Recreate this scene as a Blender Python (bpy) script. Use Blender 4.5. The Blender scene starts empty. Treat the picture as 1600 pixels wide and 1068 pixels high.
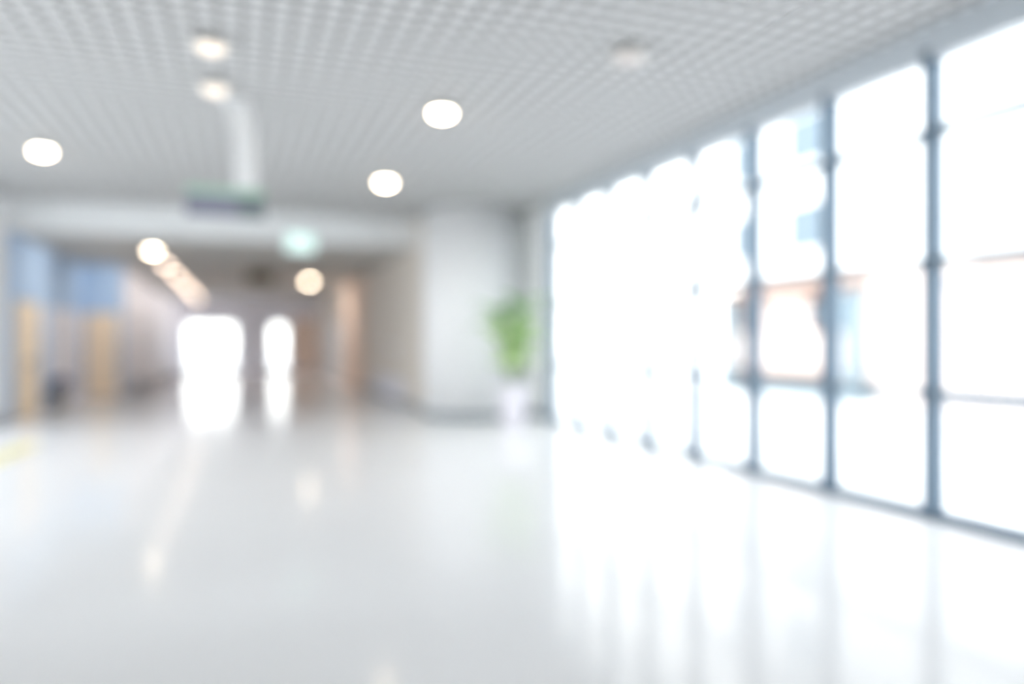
import bpy, bmesh, math, random
from mathutils import Vector, Matrix

random.seed(7)
sc = bpy.context.scene
COL = sc.collection

# ------------------------------------------------------------------ camera
cam_d = bpy.data.cameras.new('camera')
cam = bpy.data.objects.new('camera', cam_d)
COL.objects.link(cam)
cam.location = (0, 0, 1.5)
cam.rotation_euler = (math.radians(90), 0, math.radians(-20.28))
cam_d.sensor_width = 36
cam_d.lens = 1150 / 1600 * 36
cam_d.clip_end = 500
cam_d.dof.use_dof = True            # the photograph is thrown far out of focus
cam_d.dof.focus_distance = 2.1
cam_d.dof.aperture_fstop = 0.305
sc.camera = cam

# ------------------------------------------------------------------ world, exposure
SKY = 3.0
w = bpy.data.worlds.new('sky')
sc.world = w
w.use_nodes = True
wn = w.node_tree
bg = wn.nodes['Background']
tc = wn.nodes.new('ShaderNodeTexCoord')
sep = wn.nodes.new('ShaderNodeSeparateXYZ')
rmp = wn.nodes.new('ShaderNodeValToRGB')
rmp.color_ramp.elements[0].position = 0.0
rmp.color_ramp.elements[0].color = (1.0, 0.985, 0.955, 1)
rmp.color_ramp.elements[1].position = 1.0
rmp.color_ramp.elements[1].color = (0.95, 0.97, 1.0, 1)
wn.links.new(tc.outputs['Generated'], sep.inputs[0])
wn.links.new(sep.outputs['Z'], rmp.inputs[0])
wn.links.new(rmp.outputs[0], bg.inputs[0])
bg.inputs[1].default_value = SKY

sc.view_settings.view_transform = 'Standard'
sc.view_settings.look = 'None'
sc.view_settings.exposure = 0.66
sc.view_settings.gamma = 1
sc.view_settings.use_curve_mapping = False
sc.cycles.max_bounces = 16
sc.cycles.diffuse_bounces = 8
sc.cycles.transparent_max_bounces = 16
sc.cycles.use_denoising = True
sc.cycles.sample_clamp_indirect = 6

# ------------------------------------------------------------------ helpers
def lin(c):
    return tuple(((v / 255) / 12.92 if v / 255 <= 0.04045 else (((v / 255) + 0.055) / 1.055) ** 2.4) for v in c)

def mat(name, rgb, rough=0.6, spec=0.4, metal=0.0, vary=0.05, scale=6.0, bump=0.0):
    m = bpy.data.materials.new(name)
    m.use_nodes = True
    nt = m.node_tree
    p = nt.nodes['Principled BSDF']
    p.inputs['Roughness'].default_value = rough
    p.inputs['Specular IOR Level'].default_value = spec
    p.inputs['Metallic'].default_value = metal
    c = lin(rgb)
    co = nt.nodes.new('ShaderNodeTexCoord')
    nz = nt.nodes.new('ShaderNodeTexNoise')
    nz.inputs['Scale'].default_value = scale
    nz.inputs['Detail'].default_value = 4
    nt.links.new(co.outputs['Object'], nz.inputs['Vector'])
    r = nt.nodes.new('ShaderNodeValToRGB')
    r.color_ramp.elements[0].position = 0.3
    r.color_ramp.elements[1].position = 0.7
    r.color_ramp.elements[0].color = tuple(v * (1 - vary) for v in c) + (1,)
    r.color_ramp.elements[1].color = tuple(min(1, v * (1 + vary)) for v in c) + (1,)
    nt.links.new(nz.outputs['Fac'], r.inputs[0])
    nt.links.new(r.outputs[0], p.inputs['Base Color'])
    if bump:
        b = nt.nodes.new('ShaderNodeBump')
        b.inputs['Strength'].default_value = bump
        b.inputs['Distance'].default_value = 0.01
        nt.links.new(nz.outputs['Fac'], b.inputs['Height'])
        nt.links.new(b.outputs[0], p.inputs['Normal'])
    return m

def emit(name, rgb, s):
    m = bpy.data.materials.new(name)
    m.use_nodes = True
    p = m.node_tree.nodes['Principled BSDF']
    p.inputs['Base Color'].default_value = (0.8, 0.8, 0.8, 1)
    p.inputs['Emission Color'].default_value = rgb + (1,)
    p.inputs['Emission Strength'].default_value = s
    p.inputs['Base Color'].default_value = rgb + (1,)
    return m

def glass(name, tint=(0.97, 0.99, 1.0)):
    m = bpy.data.materials.new(name)
    m.use_nodes = True
    nt = m.node_tree
    nt.nodes.remove(nt.nodes['Principled BSDF'])
    out = nt.nodes['Material Output']
    fr = nt.nodes.new('ShaderNodeFresnel')
    fr.inputs[0].default_value = 1.4
    ge = nt.nodes.new('ShaderNodeNewGeometry')
    mu = nt.nodes.new('ShaderNodeMath')      # the back face of a pane adds no second reflection
    mu.operation = 'SUBTRACT'
    mu.use_clamp = True
    nt.links.new(fr.outputs[0], mu.inputs[0])
    nt.links.new(ge.outputs['Backfacing'], mu.inputs[1])
    tr = nt.nodes.new('ShaderNodeBsdfTransparent')
    tr.inputs[0].default_value = tint + (1,)
    gl = nt.nodes.new('ShaderNodeBsdfGlossy')
    gl.inputs['Roughness'].default_value = 0.02
    mx = nt.nodes.new('ShaderNodeMixShader')
    nt.links.new(mu.outputs[0], mx.inputs[0])
    nt.links.new(tr.outputs[0], mx.inputs[1])
    nt.links.new(gl.outputs[0], mx.inputs[2])
    nt.links.new(mx.outputs[0], out.inputs[0])
    return m

M = dict(
    floor=mat('polished_floor', (243, 243, 244), 0.12, 0.14, vary=0.015, scale=0.7),
    ceil=mat('ceiling_board', (247, 247, 247), 0.8, 0.2, vary=0.02),
    bar=mat('ceiling_bar', (166, 166, 166), 0.6, 0.3, vary=0.03),
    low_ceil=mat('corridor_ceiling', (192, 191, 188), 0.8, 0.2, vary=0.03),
    white=mat('white_paint', (243, 244, 246), 0.6, 0.3, vary=0.02),
    postwhite=mat('bright_white_enamel', (247, 248, 249), 0.35, 0.5, vary=0.01),
    grey=mat('pale_grey_paint', (244, 245, 246), 0.7, 0.3, vary=0.02),
    fascia=mat('grey_fascia', (232, 234, 235), 0.7, 0.3, vary=0.02),
    taupe=mat('taupe_paint', (226, 219, 210), 0.7, 0.3, vary=0.04),
    lilac=mat('lilac_grey_paint', (234, 234, 242), 0.7, 0.3, vary=0.03),
    blue=mat('blue_paint', (180, 206, 236), 0.6, 0.3, vary=0.04),
    beige=mat('beige_laminate', (250, 230, 204), 0.5, 0.4, vary=0.05, scale=3),
    brown=mat('brown_laminate', (176, 148, 132), 0.5, 0.4, vary=0.08, scale=3),
    pinkbeige=mat('pink_beige_paint', (240, 216, 198), 0.7, 0.3, vary=0.04),
    skirt=mat('blue_grey_skirting', (140, 150, 158), 0.5, 0.4),
    alu=mat('blue_grey_aluminium', (92, 112, 130), 0.4, 0.5, 0.2, vary=0.04),
    midalu=mat('grey_aluminium', (150, 164, 174), 0.4, 0.5, 0.2, vary=0.03),
    palealu=mat('pale_aluminium', (205, 212, 218), 0.4, 0.5, 0.2, vary=0.03),
    steel=mat('brushed_steel', (190, 192, 196), 0.3, 0.5, 1.0, vary=0.04),
    glass=glass('clear_glass'),
    lampring=mat('lamp_ring', (235, 232, 226), 0.4, 0.4),
    lamp=emit('lit_diffuser', (1.0, 0.82, 0.62), 22),
    lampwarm=emit('warm_diffuser', (1.0, 0.82, 0.62), 26),
    lampsoft=emit('soft_warm_diffuser', (1.0, 0.78, 0.62), 9),
    lampdim=emit('dim_diffuser', (1.0, 0.88, 0.76), 0.5),
    lampoff=mat('unlit_diffuser', (236, 226, 222), 0.4, 0.4),
    teal=emit('exit_face', (0.74, 0.95, 0.90), 0.42),
    sgreen=mat('sign_green', (184, 214, 196), 0.5, 0.4),
    sdark=mat('sign_dark', (126, 136, 140), 0.5, 0.4),
    sviolet=mat('sign_slate', (146, 148, 164), 0.5, 0.4),
    olive=mat('olive_brown_sign', (110, 98, 74), 0.5, 0.4),
    navy=mat('navy_plastic', (56, 66, 108), 0.5, 0.4),
    binbody=mat('bin_grey', (150, 148, 148), 0.5, 0.4),
    yellow=mat('yellow_tile', (226, 218, 168), 0.5, 0.4, vary=0.04),
    pot=mat('white_glaze', (238, 235, 244), 0.3, 0.5, vary=0.02),
    soil=mat('potting_soil', (84, 68, 54), 0.9, 0.1, vary=0.3, scale=40, bump=0.5),
    leafa=mat('leaf_light', (212, 234, 178), 0.5, 0.4, vary=0.15, scale=8),
    leafb=mat('leaf_mid', (196, 224, 160), 0.5, 0.4, vary=0.15, scale=8),
    leafc=mat('leaf_dark', (152, 190, 130), 0.5, 0.4, vary=0.15, scale=8),
    stem=mat('plant_stem', (112, 140, 78), 0.6, 0.3, vary=0.1),
    concrete=mat('pale_concrete', (234, 234, 233), 0.8, 0.2, vary=0.03, scale=1),
    fwhite=mat('white_render', (236, 238, 240), 0.8, 0.2, vary=0.02),
    fpink=mat('pink_render', (236, 222, 216), 0.8, 0.2, vary=0.04),
    fbrown=mat('brown_timber', (140, 108, 90), 0.7, 0.2, vary=0.1),
    fplinth=mat('grey_plinth', (136, 154, 164), 0.8, 0.2, vary=0.05),
    fglass=mat('blue_window', (104, 122, 136), 0.3, 0.5, vary=0.05),
    fence=mat('slate_fence', (118, 128, 142), 0.5, 0.4),
)

def link(name, me, m=None, parent=None, loc=(0, 0, 0)):
    o = bpy.data.objects.new(name, me)
    COL.objects.link(o)
    o.location = loc
    if parent is not None:
        o.parent = parent
    if m is not None and not me.materials:
        me.materials.append(m)
    return o

def bm_mesh(name, bm, smooth=False):
    me = bpy.data.meshes.new(name)
    bm.normal_update()
    bm.to_mesh(me)
    bm.free()
    if smooth:
        for p in me.polygons:
            p.use_smooth = True
    return me

def add_box(bm, x0, x1, y0, y1, z0, z1, bev=0.0):
    r = bmesh.ops.create_cube(bm, size=1)
    vs = r['verts']
    for v in vs:
        v.co = Vector(((x0 + x1) / 2 + v.co.x * (x1 - x0), (y0 + y1) / 2 + v.co.y * (y1 - y0), (z0 + z1) / 2 + v.co.z * (z1 - z0)))
    if bev:
        es = list({e for v in vs for e in v.link_edges})
        bmesh.ops.bevel(bm, geom=es, offset=bev, segments=2, affect='EDGES', profile=0.5)

def box(name, m, x0, x1, y0, y1, z0, z1, parent=None, bev=0.0):
    """one box mesh; coordinates are local to the parent (parents are never rotated)"""
    bm = bmesh.new()
    cx, cy, cz = (x0 + x1) / 2, (y0 + y1) / 2, (z0 + z1) / 2
    add_box(bm, x0 - cx, x1 - cx, y0 - cy, y1 - cy, z0 - cz, z1 - cz, bev)
    return link(name, bm_mesh(name, bm), m, parent, (cx, cy, cz))

def boxes(name, m, lst, parent=None, bev=0.0):
    bm = bmesh.new()
    for b in lst:
        add_box(bm, *b, bev)
    return link(name, bm_mesh(name, bm), m, parent)

def lathe_bm(prof, n=32):
    bm = bmesh.new()
    rings = []
    for r, z in prof:
        rings.append([bm.verts.new((max(r, 1e-4) * math.cos(2 * math.pi * k / n), max(r, 1e-4) * math.sin(2 * math.pi * k / n), z)) for k in range(n)])
    for a, b in zip(rings, rings[1:]):
        for k in range(n):
            bm.faces.new((a[k], a[(k + 1) % n], b[(k + 1) % n], b[k]))
    bm.faces.new(list(reversed(rings[0])))
    bm.faces.new(rings[-1])
    bmesh.ops.recalc_face_normals(bm, faces=bm.faces)
    return bm

def lathe(name, m, prof, parent=None, loc=(0, 0, 0), n=32):
    return link(name, bm_mesh(name, lathe_bm(prof, n), True), m, parent, loc)

def empty(name, loc):
    o = bpy.data.objects.new(name, None)
    COL.objects.link(o)
    o.location = loc
    o.empty_display_size = 0.2
    return o

def tag(o, label, cat, group=None):
    o['label'] = label
    o['category'] = cat
    if group:
        o['group'] = group
    return o

def struct(o, label=None):
    o['kind'] = 'structure'
    if label:
        o['label'] = label
    return o

# ------------------------------------------------------------------ dimensions
XW = 5.55           # glazed wall
XL = -4.07          # left wall
YR, YS = -6.0, 16.0 # rear glazing, soffit of the corridor
YE = 38.9           # end wall of the corridor
XB = -3.06          # corridor wall past the return
YB = 22.8
XR = 3.67           # right corridor wall
ZC, ZL = 4.10, 3.60
YWE = 12.8          # end of the glazing

# ------------------------------------------------------------------ shell
struct(box('floor', M['floor'], XL - 0.2, XW + 0.12, YR - 0.2, YE + 0.2, -0.2, 0), 'glossy white polished floor')
ceiling = struct(box('ceiling', M['ceil'], XL - 0.2, XW + 0.2, YR - 0.2, YS + 0.1, ZC + 0.06, ZC + 0.3), 'pale grey open grid ceiling of the hall')
PITCH = 0.195
cx, cy, cz = ceiling.location
bm = bmesh.new(); add_box(bm, -0.024, 0.024, -(YS - YR) / 2, (YS - YR) / 2, -0.018, 0.018)
me_long = bm_mesh('ceiling_bar', bm); me_long.materials.append(M['bar'])
bm = bmesh.new(); add_box(bm, -(XW - XL) / 2, (XW - XL) / 2, -0.017, 0.017, -0.010, 0.010)
me_cross = bm_mesh('ceiling_bar', bm); me_cross.materials.append(M['bar'])
n = int((XW - XL) / PITCH)
for i in range(1, n + 1):
    link('ceiling_bar', me_long, None, ceiling, (XL + i * PITCH - cx, (YS + YR) / 2 - cy, ZC + 0.05 - cz))
n = int((YS - YR) / PITCH)
for i in range(1, n):
    link('ceiling_bar', me_cross, None, ceiling, ((XL + XW) / 2 - cx, YR + i * PITCH - cy, ZC + 0.05 - cz))
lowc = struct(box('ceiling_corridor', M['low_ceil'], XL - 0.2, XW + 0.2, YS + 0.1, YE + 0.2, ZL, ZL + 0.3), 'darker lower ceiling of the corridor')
struct(box('trim_1', M['fascia'], XL, XR + 0.1, YS - 0.06, YS + 0.1, ZL - 0.02, ZC + 0.06), 'pale fascia where the ceiling steps down to the corridor')

struct(box('wall_rear', M['taupe'], XL - 0.2, XW + 0.2, YR - 0.2, YR, 0, ZC + 0.06), 'white rear wall behind the viewer')
struct(box('wall_left', M['white'], XL - 0.2, XL, 14.97, YS, 0, ZC + 0.06), 'white left wall between the added left glazing and the blue wall')
struct(box('wall_left_blue', M['blue'], XL - 0.2, XL, YS, YB + 0.2, 0, ZC + 0.06), 'blue left wall at the corridor mouth')
struct(box('wall_return', M['blue'], XL, XB, YB, YB + 0.2, 0, ZL), 'blue return wall at the corridor')
struct(box('wall_corridor_left', M['lilac'], XB - 0.2, XB, YB + 0.2, YE, 0, ZL), 'lilac grey corridor wall')
struct(box('wall_corridor_right', M['taupe'], XR, XR + 0.2, 15.2, YE, 0, ZC + 0.06), 'taupe right corridor wall')
struct(box('wall_stub', M['grey'], 4.6, XW + 0.12, 14.2, 14.35, 0, ZC + 0.06), 'pale grey wall behind the potted plant')
struct(box('wall_right', M['grey'], XW, XW + 0.2, YWE + 0.03, 14.2, 0, ZC + 0.06), 'pale grey wall beside the glazing')

# end wall with two openings
EX = [(XB - 0.2, -2.47), (-0.2, 1.43), (2.2, XR + 0.2)]
ew = struct(boxes('wall_end', M['lilac'], [(a, b, YE, YE + 0.2, 0, ZL) for a, b in EX] + [(-2.47, -0.2, YE, YE + 0.2, 2.42, ZL), (1.43, 2.2, YE, YE + 0.2, 2.42, ZL)]), 'grey end wall of the corridor')
struct(box('wall_end_panel', M['pinkbeige'], 2.45, XR - 0.02, YE - 0.03, YE, 0.1, 2.7), 'beige panel on the end wall')

struct(box('baseboard_right', M['skirt'], XW - 0.02, XW, YWE + 0.03, 14.2, 0, 0.12))
struct(box('baseboard_stub', M['skirt'], 5.42, XW - 0.02, 14.17, 14.2, 0, 0.12))
struct(box('baseboard_left', M['skirt'], XL, XL + 0.02, 15.0, 16.2, 0, 0.1))
struct(box('baseboard_corridor_left', M['skirt'], XB, XB + 0.02, YB, YE, 0, 0.1))
struct(box('baseboard_corridor_right', M['skirt'], XR - 0.02, XR, 15.6, 27.5, 0, 0.14))

# column
col = struct(lathe('column', M['white'], [(0.97, 0), (0.97, ZC + 0.06)], None, (4.47, 14.56, 0), 64), 'thick round white column')
lathe('column_base', M['skirt'], [(0.985, 0.0), (0.985, 0.10), (0.975, 0.11)], col, (0, 0, 0), 64)

# pilaster strips on the right corridor wall
struct(box('trim_2', M['pinkbeige'], XR - 0.06, XR, 23.6, 27.6, 0, ZL), 'pinkish beige panel on the corridor wall')
struct(box('trim_3', M['lilac'], XR - 0.04, XR, 17.2, 21.4, 0.12, 0.62), 'low lilac panel at the foot of the taupe wall')

# ------------------------------------------------------------------ glazed wall
ZT = [1.06, 2.18, 3.29]
ZH = 3.98
BAY = 1.165
def bay(nm, along, a0, a1, c, outward, label):
    """one bay of glazing between mullion centres a0 < a1, running along 'y' at x=c or along 'x' at y=c"""
    r = empty(nm, (c, a0, 0) if along == 'y' else (a0, c, 0))
    struct(r, label)
    L = a1 - a0
    def part(name, m, u0, u1, d0, d1, z0, z1, bev=0.0):
        d0, d1 = (d0, d1) if outward > 0 else (-d1, -d0)
        if along == 'y':
            return box(name, m, d0, d1, u0, u1, z0, z1, r, bev)
        return box(name, m, u0, u1, d0, d1, z0, z1, r, bev)
    part('mullion', M['alu'], -0.04, 0.04, -0.09, 0.09, 0, ZH, 0.004)
    for z in ZT:
        part('transom', M['midalu'], 0.04, L - 0.04, -0.03, 0.07, z - 0.035, z + 0.035)
    part('sill', M['alu'], 0.04, L - 0.04, -0.08, 0.08, 0, 0.07)
    part('head', M['palealu'], 0.04, L - 0.04, -0.08, 0.08, ZH - 0.09, ZH)
    zs = [0.07] + ZT + [ZH - 0.09]
    for k in range(4):
        z0 = zs[k] + (0.035 if k else 0)
        z1 = zs[k + 1] - (0.035 if k < 3 else 0)
        part('pane', M['glass'], 0.04, L - 0.04, 0.01, 0.022, z0, z1)
    return r

ys = [YWE - i * BAY for i in range(12)]
k = 0
for i in range(11):
    k += 1
    bay('window_%d' % k, 'y', ys[i + 1], ys[i], XW, 1, 'tall glazed bay %d of the window wall, four panes high' % k)
struct(box('mullion_end', M['alu'], XW - 0.1, XW + 0.1, YWE - 0.05, YWE + 0.03, 0, ZH), 'last mullion of the window wall by the plant')
struct(box('trim_4', M['palealu'], XW - 0.12, XW + 0.2, ys[-1] - 0.05, YWE + 0.03, ZH, ZC + 0.06), 'pale header beam above the window wall')
struct(box('trim_5', M['palealu'], XW + 0.12, XW + 0.3, YR, YWE + 0.03, -0.2, 0), 'outer kerb below the window wall')
YLG = 14.97 - 9 * BAY  # unseen glazing added on this side to brighten the hall and corridor
for i in range(9):
    k += 1
    bay('window_%d' % k, 'y', YLG + i * BAY, YLG + (i + 1) * BAY, XL, -1, 'glazed bay %d added in the left wall for daylight, outside the view' % (i + 1))
struct(box('wall_left_near', M['taupe'], XL - 0.2, XL, YR, YLG - 0.05, 0, ZC + 0.06), 'plain left wall beside the viewer')
struct(box('wall_right_near', M['taupe'], XW, XW + 0.2, YR, ys[-1] - 0.05, 0, ZC + 0.06), 'plain right wall behind the viewer')
struct(box('trim_6', M['palealu'], XL - 0.2, XL + 0.12, YLG - 0.05, 14.97, ZH, ZC + 0.06), 'pale header beam above the added left glazing')

# ------------------------------------------------------------------ doors
def glass_door(nm, x0, x1, leaves, label):
    r = struct(empty(nm, (x0, YE + 0.1, 0)), label)
    W = x1 - x0
    boxes('door_frame', M['palealu'], [(0, 0.03, -0.06, 0.06, 0, 2.42), (W - 0.03, W, -0.06, 0.06, 0, 2.42), (0.03, W - 0.03, -0.06, 0.06, 2.38, 2.42)], r)
    lw = (W - 0.06) / leaves
    for i in range(leaves):
        a = 0.03 + i * lw
        b = a + lw
        lf = boxes('door_leaf', M['palealu'], [(a + 0.004, a + 0.045, -0.02, 0.02, 0.01, 2.375), (b - 0.045, b - 0.004, -0.02, 0.02, 0.01, 2.375),
                                              (a + 0.045, b - 0.045, -0.02, 0.02, 0.01, 0.24), (a + 0.045, b - 0.045, -0.02, 0.02, 2.33, 2.375)], r)
        box('pane', M['glass'], a + 0.045, b - 0.045, -0.006, 0.006, 0.24, 2.33, lf)
        box('push_bar', M['steel'], a + 0.06, b - 0.06, -0.06, -0.035, 1.02, 1.06, lf, 0.008)
glass_door('door_1', -2.47, -0.2, 2, 'wide bright glass double door at the end of the corridor')
glass_door('door_2', 1.43, 2.2, 1, 'narrow bright glass door at the end of the corridor')

def wall_door_y(nm, x, sgn, y0, y1, h, m, leaves, label):
    """flush door on a wall that runs along y; sgn = +1 when the room lies towards +x"""
    r = struct(empty(nm, (x, y0, 0)), label)
    W = y1 - y0
    def S(a, b):
        return (a, b) if sgn > 0 else (-b, -a)
    fr = []
    x0, x1 = S(0, 0.06)
    boxes('door_frame', M['palealu'], [(x0, x1, 0, 0.07, 0, h), (x0, x1, W - 0.07, W, 0, h), (x0, x1, 0.07, W - 0.07, h - 0.07, h)], r)
    lw = (W - 0.14) / leaves
    for i in range(leaves):
        a = 0.07 + i * lw + 0.004
        b = a + lw - 0.008
        x0, x1 = S(0.003, 0.045)
        lf = box('door_leaf', m, x0, x1, a, b, 0.01, h - 0.075, r, 0.003)
        hx0, hx1 = S(0.045 - 0.024, 0.10 - 0.024)
        yc = (a + b) / 2
        yy = (b - 0.12 - yc) if i % 2 == 0 else (a + 0.10 - yc)
        box('door_handle', M['steel'], hx0, hx1, yy, yy + 0.03, -0.16, 0.02, lf, 0.004)
wall_door_y('door_3', XL, 1, 16.35, 18.35, 2.36, M['beige'], 2, 'beige double door in the blue left wall')
wall_door_y('door_4', XR, -1, 29.2, 32.6, 2.3, M['white'], 2, 'white double door in the right corridor wall')
wall_door_y('door_5', XR, -1, 34.4, 36.6, 2.4, M['brown'], 2, 'dark brown double door far down the right corridor wall')
struct(box('trim_7', M['lilac'], XL, XL + 0.03, 19.2, 22.7, 0.0, 2.3), 'pale lilac panel low on the blue left wall')
# single door facing the hall in the return wall
r = struct(empty('door_6', (-3.94, YB, 0)), 'single beige door in the blue return wall facing the hall')
boxes('door_frame', M['beige'], [(0, 0.05, -0.05, 0, 0, 2.3), (0.75, 0.80, -0.05, 0, 0, 2.3), (0.05, 0.75, -0.05, 0, 2.25, 2.3)], r)
lf = box('door_leaf', M['beige'], 0.054, 0.746, -0.045, -0.003, 0.01, 2.245, r, 0.003)
box('door_handle', M['steel'], 0.22, 0.34, -0.075, -0.02, -0.1, -0.07, lf, 0.004)

# ------------------------------------------------------------------ ceiling lights
ring_me = bm_mesh('trim_ring', lathe_bm([(0.115, 0.0), (0.15, 0.0), (0.155, -0.012), (0.15, -0.03), (0.115, -0.03)], 32), True)
ring_me.materials.append(M['lampring'])
def dome_mesh(m, d):
    me = bm_mesh('diffuser', lathe_bm([(0.118, -0.01), (0.118, -0.03), (0.105, -0.03 - d * 0.5), (0.07, -0.03 - d * 0.85), (0.03, -0.03 - d), (0.0, -0.03 - d)], 32), True)
    me.materials.append(m)
    return me
dome = {k: dome_mesh(M[k], d) for k, d in (('lamp', 0.05), ('lampwarm', 0.06), ('lampsoft', 0.06), ('lampdim', 0.05), ('lampoff', 0.04))}
def downlight(x, y, z, kind, wash, label, group):
    r = empty('ceiling_light', (x, y, z))
    tag(r, label, 'ceiling light', group)
    link('trim_ring', ring_me, None, r)
    link('diffuser', dome[kind], None, r)
    if wash:
        watts, aim = wash           # added spot under the fitting, aimed sideways to brighten the corridor wall
        ld = bpy.data.lights.new('added_wall_spot', 'SPOT')
        ld.spot_size = math.radians(115)
        ld.spot_blend = 1.0
        ld.shadow_soft_size = 0.1
        ld.energy = watts
        ld.color = (1.0, 0.93, 0.86)
        lo = bpy.data.objects.new('added_wall_spot', ld)
        COL.objects.link(lo)
        lo.parent = r
        lo.location = (0, 0, -0.2)
        lo.rotation_euler = Vector(aim).to_track_quat('-Z', 'Y').to_euler()
G1 = 'round ceiling lights in the hall grid'
downlight(2.13, 8.03, ZC, 'lamp', None, 'bright round ceiling light, larger and higher of the two in mid ceiling', G1)
downlight(2.2, 11.84, ZC, 'lamp', None, 'bright round ceiling light, the farther and smaller of the two in mid ceiling', G1)
downlight(-2.5, 11.5, ZC, 'lamp', None, 'bright round ceiling light at the far left of the hall ceiling', G1)
downlight(-0.24, 6.95, ZC, 'lampdim', None, 'dim cream round ceiling light, the one in front of the hanging sign', G1)
downlight(-0.24, 8.1, ZC, 'lampdim', None, 'dim cream round ceiling light just over the white post of the hanging sign', G1)
downlight(3.31, 5.9, ZC, 'lampoff', None, 'unlit pale round ceiling light near the top of the window wall', G1)
G2 = 'warm ceiling lights in the corridor'
ORD = ['first', 'second', 'third', 'fourth', 'fifth', 'sixth', 'seventh']
for i in range(7):
    downlight(-1.86, 18.5 + 3.15 * i, ZL, 'lamp' if i == 0 else 'lampsoft', ((90, 75, 60, 60, 60, 60, 60)[i], (-1.0, (-0.1, 0.5)[i] if i < 2 else 0.2, -0.55)), '%s warm ceiling light of the long corridor row, counted from the hall' % ORD[i], G2)
downlight(2.2, 25.8, ZL, 'lampwarm', (150, (0.6, 0.9, -0.6)), 'warm ceiling light standing alone on the taupe wall side of the corridor', G2)
downlight(2.2, 36.6, ZL, 'lampdim', None, 'faint ceiling light at the corridor end above the narrow glass door', G2)

# ------------------------------------------------------------------ signs
s = empty('hanging_sign', (-0.14, 8.55, 3.03))
tag(s, 'dark slate hanging sign with pale green top strip on a broad white post', 'sign')
box('sign_panel', M['sviolet'], -0.40, 0.12, -0.04, 0.04, -0.18, 0.05, s, 0.006)
box('sign_panel', M['sdark'], 0.12, 0.40, -0.04, 0.04, -0.18, 0.05, s, 0.006)
box('sign_strip', M['sgreen'], -0.40, 0.40, -0.04, 0.04, 0.05, 0.14, s, 0.006)
bm = bmesh.new()
NP = 10
prev = None
for i in range(NP + 1):     # the post bends back towards its ceiling plate
    t = i / NP
    z = 0.14 + t * 0.94
    bx = 0.20 - 0.10 * max(0, (t - 0.45) / 0.55) ** 2
    ring = [bm.verts.new((bx + dx, dy, z)) for dx, dy in ((-0.12, -0.04), (0.12, -0.04), (0.12, 0.04), (-0.12, 0.04))]
    if prev:
        for q in range(4):
            bm.faces.new((prev[q], prev[(q + 1) % 4], ring[(q + 1) % 4], ring[q]))
    else:
        bm.faces.new(ring[::-1])
    prev = ring
bm.faces.new(prev)
bmesh.ops.recalc_face_normals(bm, faces=bm.faces)
link('post', bm_mesh('post', bm, True), M['postwhite'], s)
box('ceiling_plate', M['postwhite'], -0.06, 0.24, -0.09, 0.09, 1.08, 1.10, s)

e = empty('exit_sign', (1.18, 15.9, 3.56))
tag(e, 'glowing pale teal exit sign on the fascia where the ceiling steps down', 'exit sign')
box('sign_box', M['palealu'], -0.30, 0.30, -0.02, 0.03, -0.20, 0.20, e, 0.006)
box('sign_face', M['teal'], -0.285, 0.285, -0.032, -0.02, -0.185, 0.185, e)

h = empty('corridor_sign', (0.55, 22.3, 3.36))
tag(h, 'small olive brown sign hung from the corridor ceiling between the two glass doors', 'sign')
box('sign_panel', M['olive'], -0.38, 0.38, -0.03, 0.03, -0.2, 0.16, h, 0.006)
for dx in (-0.3, 0.3):
    box('hanger', M['steel'], dx - 0.01, dx + 0.01, -0.01, 0.01, 0.16, 0.24, h)

d = lathe('wall_disc', M['lilac'], [(0.0, 0.0), (0.17, 0.0), (0.18, 0.01), (0.17, 0.03), (0.0, 0.035)], None, (XR, 18.6, 1.32))
d.rotation_euler = (0, math.radians(-90), 0)
tag(d, 'small round pale lilac plaque on the taupe corridor wall', 'plaque')

# ------------------------------------------------------------------ bin, benches, yellow strip
b = empty('waste_bin', (XL + 0.3, 18.95, 0))
tag(b, 'dark waste bin with navy lid beside the beige double door', 'bin')
lathe('bin_body', M['binbody'], [(0.15, 0.0), (0.155, 0.01), (0.185, 0.52), (0.18, 0.53)], b, n=28)
lathe('bin_lid', M['navy'], [(0.195, 0.52), (0.2, 0.54), (0.195, 0.62), (0.15, 0.70), (0.05, 0.73), (0.0, 0.73)], b, n=28)
box('lid_flap', M['navy'], -0.02, 0.165, -0.08, 0.08, 0.58, 0.68, b, 0.01)

for i in range(4):
    y0 = 24.6 + i * 2.9
    q = empty('low_bench', (XB + 0.26, y0, 0))
    tag(q, '%s low white bench along the lilac corridor wall, counted from the blue return wall' % ORD[i], 'bench', 'low white benches in the corridor')
    box('seat', M['white'], -0.22, 0.2, 0, 2.6, 0.38, 0.44, q, 0.01)
    box('front_panel', M['lilac'], 0.12, 0.15, 0.1, 2.5, 0.1, 0.38, q)
    for yy in (0.15, 2.35):
        box('leg', M['steel'], -0.18, 0.12, yy, yy + 0.06, 0, 0.38, q)

ts = empty('tactile_strip', (-2.9, 9.2, 0))
tag(ts, 'faint yellow strip of square tactile tiles on the floor towards the beige door', 'floor strip')
bm = bmesh.new()
add_box(bm, -0.145, 0.145, -0.145, 0.145, 0, 0.006)
for u in (-0.1, -0.035, 0.035, 0.1):
    add_box(bm, u - 0.012, u + 0.012, -0.13, 0.13, 0.006, 0.010)
tile_me = bm_mesh('tile', bm)
tile_me.materials.append(M['yellow'])
for i in range(12):
    link('tile', tile_me, None, ts, (0.0, i * 0.3, 0))

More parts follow.
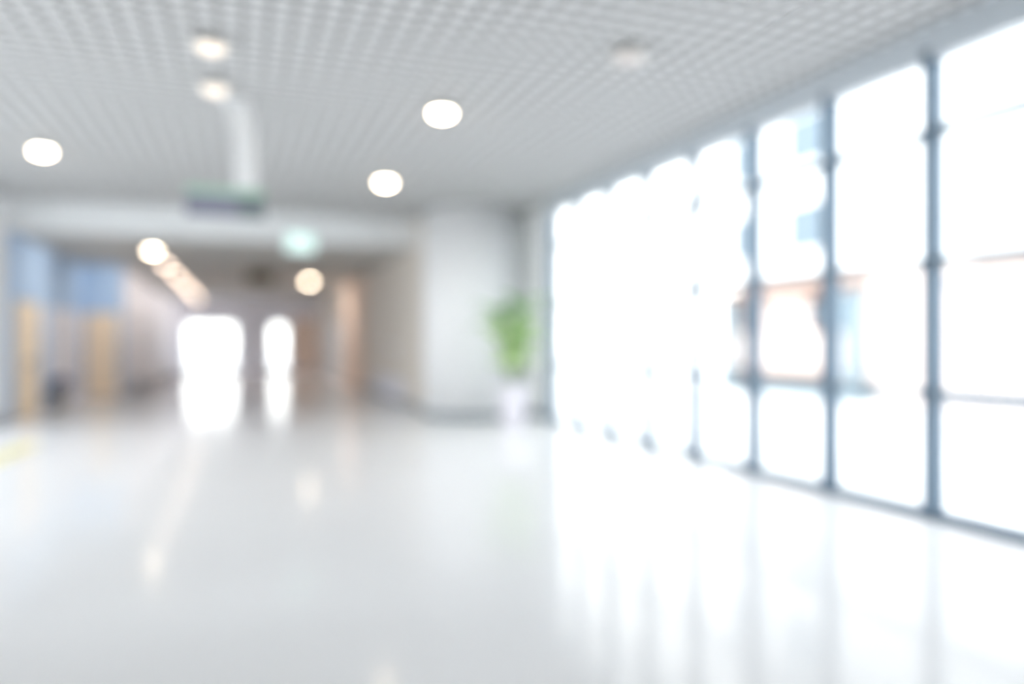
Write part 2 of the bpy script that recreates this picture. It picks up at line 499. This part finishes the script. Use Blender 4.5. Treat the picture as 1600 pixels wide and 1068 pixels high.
# ------------------------------------------------------------------ potted plant
PX, PY = 4.56, 12.3
p = empty('potted_plant', (PX, PY, 0))
tag(p, 'tall leafy green plant in a white pot between the column and the window wall', 'plant')
lathe('pot', M['pot'], [(0.19, 0.0), (0.2, 0.01), (0.235, 0.35), (0.26, 0.68), (0.27, 0.70), (0.275, 0.76), (0.25, 0.77), (0.245, 0.72)], p, n=36)
lathe('soil', M['soil'], [(0.0, 0.70), (0.243, 0.70), (0.243, 0.715), (0.0, 0.73)], p, n=28)
leaf_me = []
for mm in ('leafa', 'leafb', 'leafc'):
    bm = bmesh.new()
    rows = []
    for i in range(9):
        t = i / 8
        wd = 0.115 * math.sin(math.pi * min(1, t * 0.93 + 0.07)) ** 0.75
        z = 0.12 * math.sin(t * 1.6) - 0.32 * t * t
        rows.append([bm.verts.new((t * 0.56, s_ * wd, z + abs(s_) * 0.03)) for s_ in (-1, -0.5, 0, 0.5, 1)])
    for a_, b_ in zip(rows, rows[1:]):
        for q in range(4):
            bm.faces.new((a_[q], a_[q + 1], b_[q + 1], b_[q]))
    me = bm_mesh('leaf', bm, True)
    me.materials.append(M[mm])
    leaf_me.append(me)
stems = []
rnd = random.Random(3)
for k_ in range(6):
    an = k_ * 1.05 + 0.3
    rt = 0.36 if k_ in (2, 3) else 0.20
    top = Vector((rt * math.cos(an) + 0.04, rt * math.sin(an), 1.75 + 0.09 * k_))
    bm = bmesh.new()
    prev = None
    pts = []
    for i in range(9):
        t = i / 8
        pts.append(Vector((0.06 * math.cos(an), 0.06 * math.sin(an), 0.71)) * (1 - t) + top * t + Vector((0.04 * math.sin(t * 3 + k_), 0.04 * math.cos(t * 2 + k_), 0)) * t)
    for i, c in enumerate(pts):
        rr = 0.016 * (1 - 0.5 * i / 8)
        ring = [bm.verts.new(c + Vector((rr * math.cos(q * 1.0472), rr * math.sin(q * 1.0472), 0))) for q in range(6)]
        if prev:
            for q in range(6):
                bm.faces.new((prev[q], prev[(q + 1) % 6], ring[(q + 1) % 6], ring[q]))
        prev = ring
    bm.faces.new(prev)
    link('stem', bm_mesh('stem', bm, True), M['stem'], p)
    for j in range(11):
        t = 0.22 + 0.78 * j / 10
        i0 = min(7, int(t * 8))
        c = pts[i0].lerp(pts[i0 + 1], t * 8 - i0)
        lf = link('leaf', leaf_me[(0 if t < 0.55 else 1 if t < 0.8 else 2) if rnd.random() < 0.7 else rnd.randrange(3)], None, p, c)
        yaw = an + j * 2.4 + rnd.uniform(-0.4, 0.4)
        lf.rotation_euler = (rnd.uniform(-0.3, 0.3), rnd.uniform(-0.9, -0.25), yaw)
        sc_ = rnd.uniform(0.75, 1.1) * (0.8 if t < 0.4 else 1.0)
        lf.scale = (sc_, sc_, sc_)

# ------------------------------------------------------------------ outside
struct(box('ground', M['concrete'], -60, 90, -40, 130, -0.35, -0.2), 'pale concrete ground outside the glazing')

FX = 16.0
bl = empty('building', (FX, 11, -0.2))
tag(bl, 'pale building across the yard with brown canopy and blue windows, seen through the window wall', 'building')
box('upper_wall', M['fwhite'], 0, 6, -12, 10.5, 3.7, 9.5, bl)
box('lower_wall', M['fpink'], 0.3, 6, -12, 10.5, 0.0, 3.7, bl)
box('plinth', M['fplinth'], 0.2, 0.3, 4.4, 10.5, 0, 0.62, bl)
box('timber_rail', M['fbrown'], 0.1, 0.3, 4.6, 10.5, 0.64, 0.80, bl)
box('canopy', M['fbrown'], -0.4, 0.3, 4.6, 10.5, 3.2, 3.36, bl)
box('canopy', M['fbrown'], -0.4, 0.3, -12, 1.6, 3.55, 3.69, bl)
box('roof', M['fwhite'], -0.3, 6.3, -12.3, 10.8, 9.5, 9.9, bl)
for y0, y1 in ((9.1, 10.2), (5.7, 7.5), (-10.6, -9.0)):
    for z0 in (4.45, 7.1):
        f = boxes('window', M['fwhite'], [(-0.06, 0.0, y0 - 0.1, y0, z0 - 0.1, z0 + 1.5), (-0.06, 0.0, y1, y1 + 0.1, z0 - 0.1, z0 + 1.5),
                                         (-0.06, 0.0, y0, y1, z0 - 0.1, z0), (-0.06, 0.0, y0, y1, z0 + 1.4, z0 + 1.5)], bl)
        box('pane', M['fglass'], -0.03, 0.0, y0, y1, z0, z0 + 1.4, f)
for y0, y1 in ((9.0, 10.1), (5.2, 6.8)):
    f = boxes('window', M['fbrown'], [(0.22, 0.3, y0 - 0.08, y0, 2.0, 3.1), (0.22, 0.3, y1, y1 + 0.08, 2.0, 3.1), (0.22, 0.3, y0, y1, 2.0, 2.08), (0.22, 0.3, y0, y1, 3.02, 3.1)], bl)
    box('pane', M['fglass'], 0.26, 0.3, y0, y1, 2.08, 3.02, f)
for y0 in (4.6, 10.15):
    box('post', M['fplinth'], -0.3, 0.05, y0, y0 + 0.35, 0, 3.2, bl)

fn = empty('railing', (12.0, 2.0, -0.2))
tag(fn, 'tall slate coloured railing of thin upright bars outside the nearest window bay', 'railing')
box('top_rail', M['fence'], -0.03, 0.03, 0, 8.2, 2.7, 2.78, fn)
box('bottom_rail', M['fence'], -0.03, 0.03, 0, 8.2, 0.55, 0.63, fn)
bm = bmesh.new(); add_box(bm, -0.022, 0.022, -0.022, 0.022, 0, 2.7)
bar_me = bm_mesh('bar', bm); bar_me.materials.append(M['fence'])
for i in range(28):
    link('bar', bar_me, None, fn, (0, 0.05 + i * 0.3, 0))
